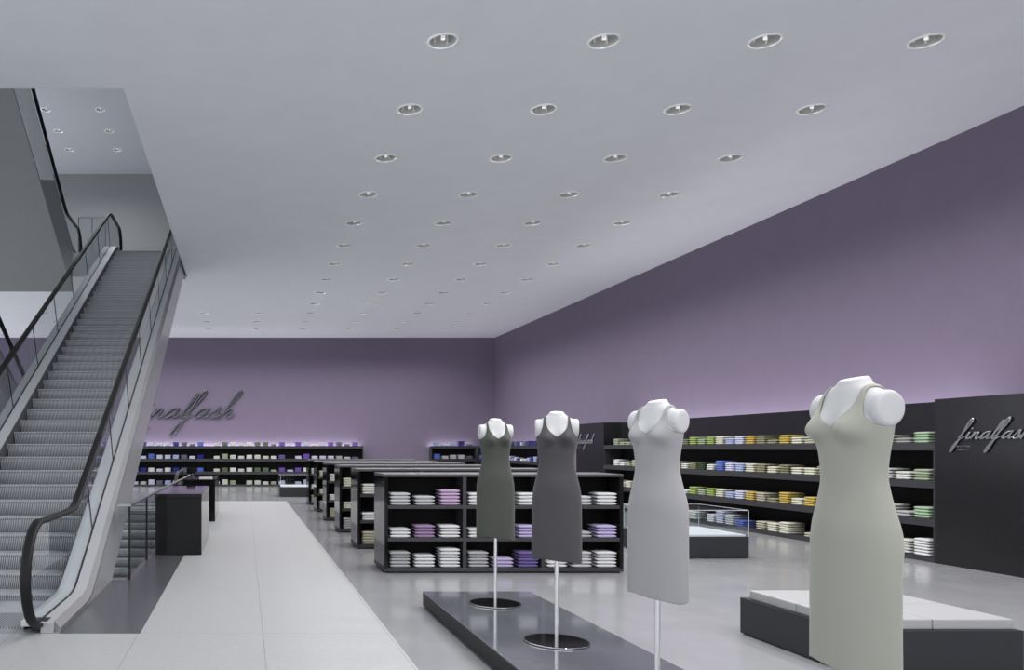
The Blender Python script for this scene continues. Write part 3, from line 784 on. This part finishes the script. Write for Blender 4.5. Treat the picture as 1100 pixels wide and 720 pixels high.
def glass_case(label, x, y):
    t = thing('glass_hood', label, 'glass case', (x, y, .314), group='glass hoods on the platforms')
    h = .375; w, d = PW, PW+.05; e = .009
    g = obj('front_pane', B(0, w, 0, .01, 0, h), M['glass'], t); obj('back_pane', B(0, w, d-.01, d, 0, h), M['glass'], t)
    obj('left_pane', B(0, .01, .01, d-.01, 0, h), M['glass'], t); obj('right_pane', B(w-.01, w, .01, d-.01, 0, h), M['glass'], t)
    obj('top_pane', B(0, w, 0, d, h, h+.01), M['glass'], t)
    bm = bmesh.new()
    for (a, b) in ((0,0),(w-e,0),(0,d-e),(w-e,d-e)): box(bm, a, a+e, b, b+e, 0, h+.01)
    for b in (0, d-e): box(bm, 0, w, b, b+e, h+.002, h+.012)
    for a in (0, w-e): box(bm, a, a+e, 0, d, h+.002, h+.012)
    obj('edge_trim', bm, M['edge'], t)
platform('dark square platform with white top under a glass hood before the wall shelf', 6.05, 11.47, False)
glass_case('clear glass hood over the white topped platform in front of the right wall shelf', 6.05, 11.47)
platform('small far dark platform with white top left of the farthest gondola', 1.15, 25.8, False)
glass_case('clear glass hood on the far platform left of the gondola row', 1.15, 25.8)

# ------------------------------------------------------------------ mannequins
RINGS = [ # z, half width, front, back
 (.600,.165,.092,.088),(.75,.164,.092,.088),(.90,.164,.092,.089),(1.02,.163,.092,.092),(1.09,.160,.091,.094),(1.15,.152,.087,.091),(1.21,.138,.080,.082),
 (1.265,.126,.074,.072),(1.315,.117,.072,.065),(1.36,.116,.074,.062),(1.41,.121,.078,.064),(1.47,.130,.083,.071),(1.52,.136,.085,.078),(1.57,.137,.080,.080),
 (1.61,.134,.070,.078),(1.635,.124,.063,.073),(1.655,.104,.057,.066),(1.668,.086,.053,.060),(1.680,.068,.049,.055),(1.694,.055,.046,.049),(1.706,.048,.043,.045)]
def interp(z):
    if z <= RINGS[0][0]: return RINGS[0][1:]
    if z >= RINGS[-1][0]: return RINGS[-1][1:]
    for i, (a, b) in enumerate(zip(RINGS, RINGS[1:])):
        if a[0] <= z <= b[0]:
            t = (z-a[0])/(b[0]-a[0]); p = RINGS[max(i-1,0)]; n_ = RINGS[min(i+2,len(RINGS)-1)]
            out = []
            for c in range(1, 4):
                m0 = (b[c]-p[c])/(b[0]-p[0]+1e-9)*(b[0]-a[0]) if i else b[c]-a[c]; m1 = (n_[c]-a[c])/(n_[0]-a[0])*(b[0]-a[0])
                out.append((2*t**3-3*t*t+1)*a[c]+(t**3-2*t*t+t)*m0+(-2*t**3+3*t*t)*b[c]+(t**3-t*t)*m1)
            return out
def surf(th, z, off=0):
    w, f, bk = interp(z)
    c, s = math.cos(th), math.sin(th)
    ex = 2/2.08
    x = w*abs(c)**ex*(1 if c >= 0 else -1)
    d = f if s < 0 else bk
    y = d*abs(s)**ex*(1 if s >= 0 else -1)
    if s < 0:
        fr = min(1, -s*1.6)
        for bx in (-.070, .070):
            y -= .056*fr*math.exp(-((x-bx)/.043)**2 - ((z-1.508)/(.038 if z < 1.508 else .058))**2)
        y -= .010*math.exp(-(x/.09)**2-((z-1.17)/.09)**2)          # belly
    else:
        for bx in (-.07, .07): y += .018*math.exp(-((x-bx)/.07)**2-((z-1.09)/.08)**2)
        y -= .012*math.exp(-(x/.03)**2-((z-1.42)/.12)**2)
    if off:
        r = math.hypot(x, y)+1e-9; x += off*x/r; y += off*y/r
    if z > 1.67: z += .22*y*(z-1.67)/.036
    return Vector((x, y, z))
def loft(z0, z1, nz, nt, off=0, hem=None):
    bm = bmesh.new(); rings = []
    for i in range(nz+1):
        z = z0+(z1-z0)*i/nz; ring = []
        for j in range(nt):
            th = 2*PI*j/nt; p = surf(th, z, off)
            if hem: p = hem(p, th)
            ring.append(bm.verts.new(p))
        rings.append(ring)
    for a, b in zip(rings, rings[1:]):
        for j in range(nt): bm.faces.new((a[j], a[(j+1)%nt], b[(j+1)%nt], b[j]))
    return bm, rings
dg_tmp = []
# body: torso + arm stumps merged by a voxel remesh
bm, rings = loft(1.22, 1.706, 60, 72)
bm.faces.new(rings[0][::-1]); bm.faces.new(rings[-1])
for s in (-1, 1):
    prof = [(0,.0),(.062,.0),(.068,.05),(.067,.082),(.060,.0925),(.05,.095),(0,.096)]
    b2 = bmesh.new(); lathe(b2, [(r, h) for r, h in prof], 40)
    mt = Matrix.Translation((s*.056, .004, 1.588)) @ Matrix.Rotation(s*math.radians(2), 4, 'Y') @ Matrix.Rotation(s*PI/2, 4, 'Y') @ Matrix.Diagonal((1.02,.95,1,1))
    bmesh.ops.transform(b2, matrix=mt, verts=b2.verts[:])
    tmp = bpy.data.meshes.new('t'); bmesh.ops.recalc_face_normals(b2, faces=b2.faces[:]); b2.to_mesh(tmp); b2.free(); bm.from_mesh(tmp); bpy.data.meshes.remove(tmp)
o = obj('tmp_body', bm, M['white_body'])
md = o.modifiers.new('r', 'REMESH'); md.mode = 'VOXEL'; md.voxel_size = .0045; md.use_smooth_shade = True
md = o.modifiers.new('s', 'SMOOTH'); md.iterations = 4; md.factor = .5
body_me = evaluated(o, 'body')
# dress: lofted shell, cut by neckline and armhole prisms
def hem(p, th):
    t = max(0, min(1, (1.0-p.z)/.4))
    if t > 0:
        lift = t*t*(-.014*p.x/.186+.006*math.sin(3*th+.6)+.004*math.sin(5*th))
        p = Vector((p.x*(1+.015*t*math.sin(4*th+1)), p.y*(1+.03*t*math.sin(5*th)), p.z+lift))
    return p
bm, rings = loft(.612, 1.688, 190, 128, .0045, hem)
me = None
o = obj('tmp_dress', bm, M['white_body'], smooth=True)
md = o.modifiers.new('so', 'SOLIDIFY'); md.thickness = .0035; md.offset = 1
cutters = []
def cutter(pts, y0, y1):
    c = obj('tmp_cut', prism_y(bmesh.new(), pts, y0, y1)); c.display_type = 'WIRE'; cutters.append(c)
    m_ = o.modifiers.new('b', 'BOOLEAN'); m_.operation = 'DIFFERENCE'; m_.solver = 'EXACT'; m_.object = c
def smooth_poly(p, n=6): return [(v.x, v.y) for v in catmull([(a, b, 0) for a, b in p], n)]
nk = smooth_poly([(.080,1.80),(.078,1.67),(.076,1.625),(.066,1.588),(.047,1.560),(.022,1.537),(0,1.524)])
cutter(nk + [(-x, z) for x, z in nk[::-1][1:]], -.4, 0)
nb = smooth_poly([(.080,1.80),(.078,1.68),(.068,1.64),(.035,1.618),(0,1.612)])
cutter(nb + [(-x, z) for x, z in nb[::-1][1:]], -.001, .4)
for s in (-1, 1):
    ah = smooth_poly([(.090,1.80),(.090,1.668),(.094,1.63),(.101,1.59),(.114,1.553),(.132,1.528),(.160,1.512),(.25,1.505)])
    cutter([(s*x, z) for x, z in ah] + [(s*.25, 1.80)], -.4, .4)
dress_me = evaluated(o, 'dress')
for c in cutters: bpy.data.objects.remove(c, do_unlink=True)
dress_me.materials.clear(); dress_me.materials.append(None)
for p in dress_me.polygons: p.use_smooth = True
def dress_mat(n_, c): return mat('jersey '+n_, c, .7, spec=.25, noise=.012, nscale=30, bump=.04, bscale=220, sheen=.15)
DM = [dress_mat('olive green', (.058,.063,.054,1)), dress_mat('charcoal', (.059,.0565,.062,1)), dress_mat('light grey', (.315,.31,.322,1)), dress_mat('stone', (.325,.327,.283,1))]
mq = thing('mannequin', '', 'mannequin', (0,0,0), group='dress mannequins on the podium')
o = bpy.data.objects.new('body', body_me); C.objects.link(o); o.parent = mq
o = bpy.data.objects.new('dress', dress_me); C.objects.link(o); o.parent = mq; o.material_slots[0].link = 'OBJECT'; dress0 = o
obj('pole', cyl(bmesh.new(), .0145, .012, 1.25, 24), M['chrome'], mq, False)
pl = mq.children[-1]
bm = lathe(bmesh.new(), [(0,.0),(.225,.0),(.227,.003),(.227,.010),(.224,.0135),(0,.0135)], 72); obj('base_plate', bm, M['disc'], mq)
bm = lathe(bmesh.new(), [(.2271,.006),(.230,.006),(.230,.0115),(.2271,.0118)], 72, closed=True); obj('plate_rim', bm, M['chrome'], mq)
spots = [(7.34, 2, 'headless white mannequin in a dark olive sleeveless dress, farthest back on the podium'),
         (5.90, 19, 'headless white mannequin in a charcoal sleeveless dress, second from the back on the podium'),
         (4.46, 62, 'headless white mannequin in a light grey sleeveless dress, third from the back on the podium'),
         (3.02, 83, 'headless white mannequin in a stone coloured sleeveless dress, nearest and largest on the podium')]
for i, (y, a, lab) in enumerate(spots):
    r = dup(mq, (2.31, y, .157), -math.radians(a), lab)
    for ch in r.children:
        if ch.name.startswith('dress'): ch.material_slots[0].link = 'OBJECT'; ch.material_slots[0].material = DM[i]
for ch in list(mq.children): bpy.data.objects.remove(ch, do_unlink=True)
bpy.data.objects.remove(mq, do_unlink=True)

# ------------------------------------------------------------------ light
w = bpy.data.worlds.new('world'); scn.world = w; w.use_nodes = True
bg = w.node_tree.nodes['Background']; bg.inputs['Color'].default_value = (.93,.965,1.0,1); bg.inputs['Strength'].default_value = 1.6
# light strips on the backs of the wall shelves, washing the wall upwards
def strip(name, loc, sx, sy, e, rot):
    l = bpy.data.lights.new(name, 'AREA'); l.shape = 'RECTANGLE'; l.size = sx; l.size_y = sy; l.energy = e; l.color = (.96,.93,1)
    o = bpy.data.objects.new(name, l); C.objects.link(o); o.location = loc; o.rotation_euler = rot; return o
strip('wall_washer', (SX+.66, 16.1, 2.0), 10, .12, 55, (PI,0,PI/2))
strip('wall_washer', (SX+.66, 29.5, 1.45), 6.5, .12, 25, (PI,0,PI/2))
strip('wall_washer', (-2.7, 33.245, 1.6), 15, .10, 85, (PI,0,0))
strip('wall_washer', (8.6, 33.245, 1.6), 1.8, .12, 8, (PI,0,0))

# ------------------------------------------------------------------ camera
cd = bpy.data.cameras.new('camera'); cam = bpy.data.objects.new('camera', cd); C.objects.link(cam)
cam.location = (0,0,1.6); cam.rotation_euler = (PI/2,0,0)
cd.sensor_width = 36; cd.sensor_fit = 'HORIZONTAL'; cd.lens = 28.0; cd.shift_x = .2609; cd.shift_y = .110; cd.clip_end = 200
scn.camera = cam
vs_ = scn.view_settings; vs_.view_transform = 'Standard'; vs_.look = 'None'; vs_.gamma = 1; vs_.exposure = .2; vs_.use_curve_mapping = False
print('single garments', n_single, 'rest', len(rest), 'lights', len(lights_low))
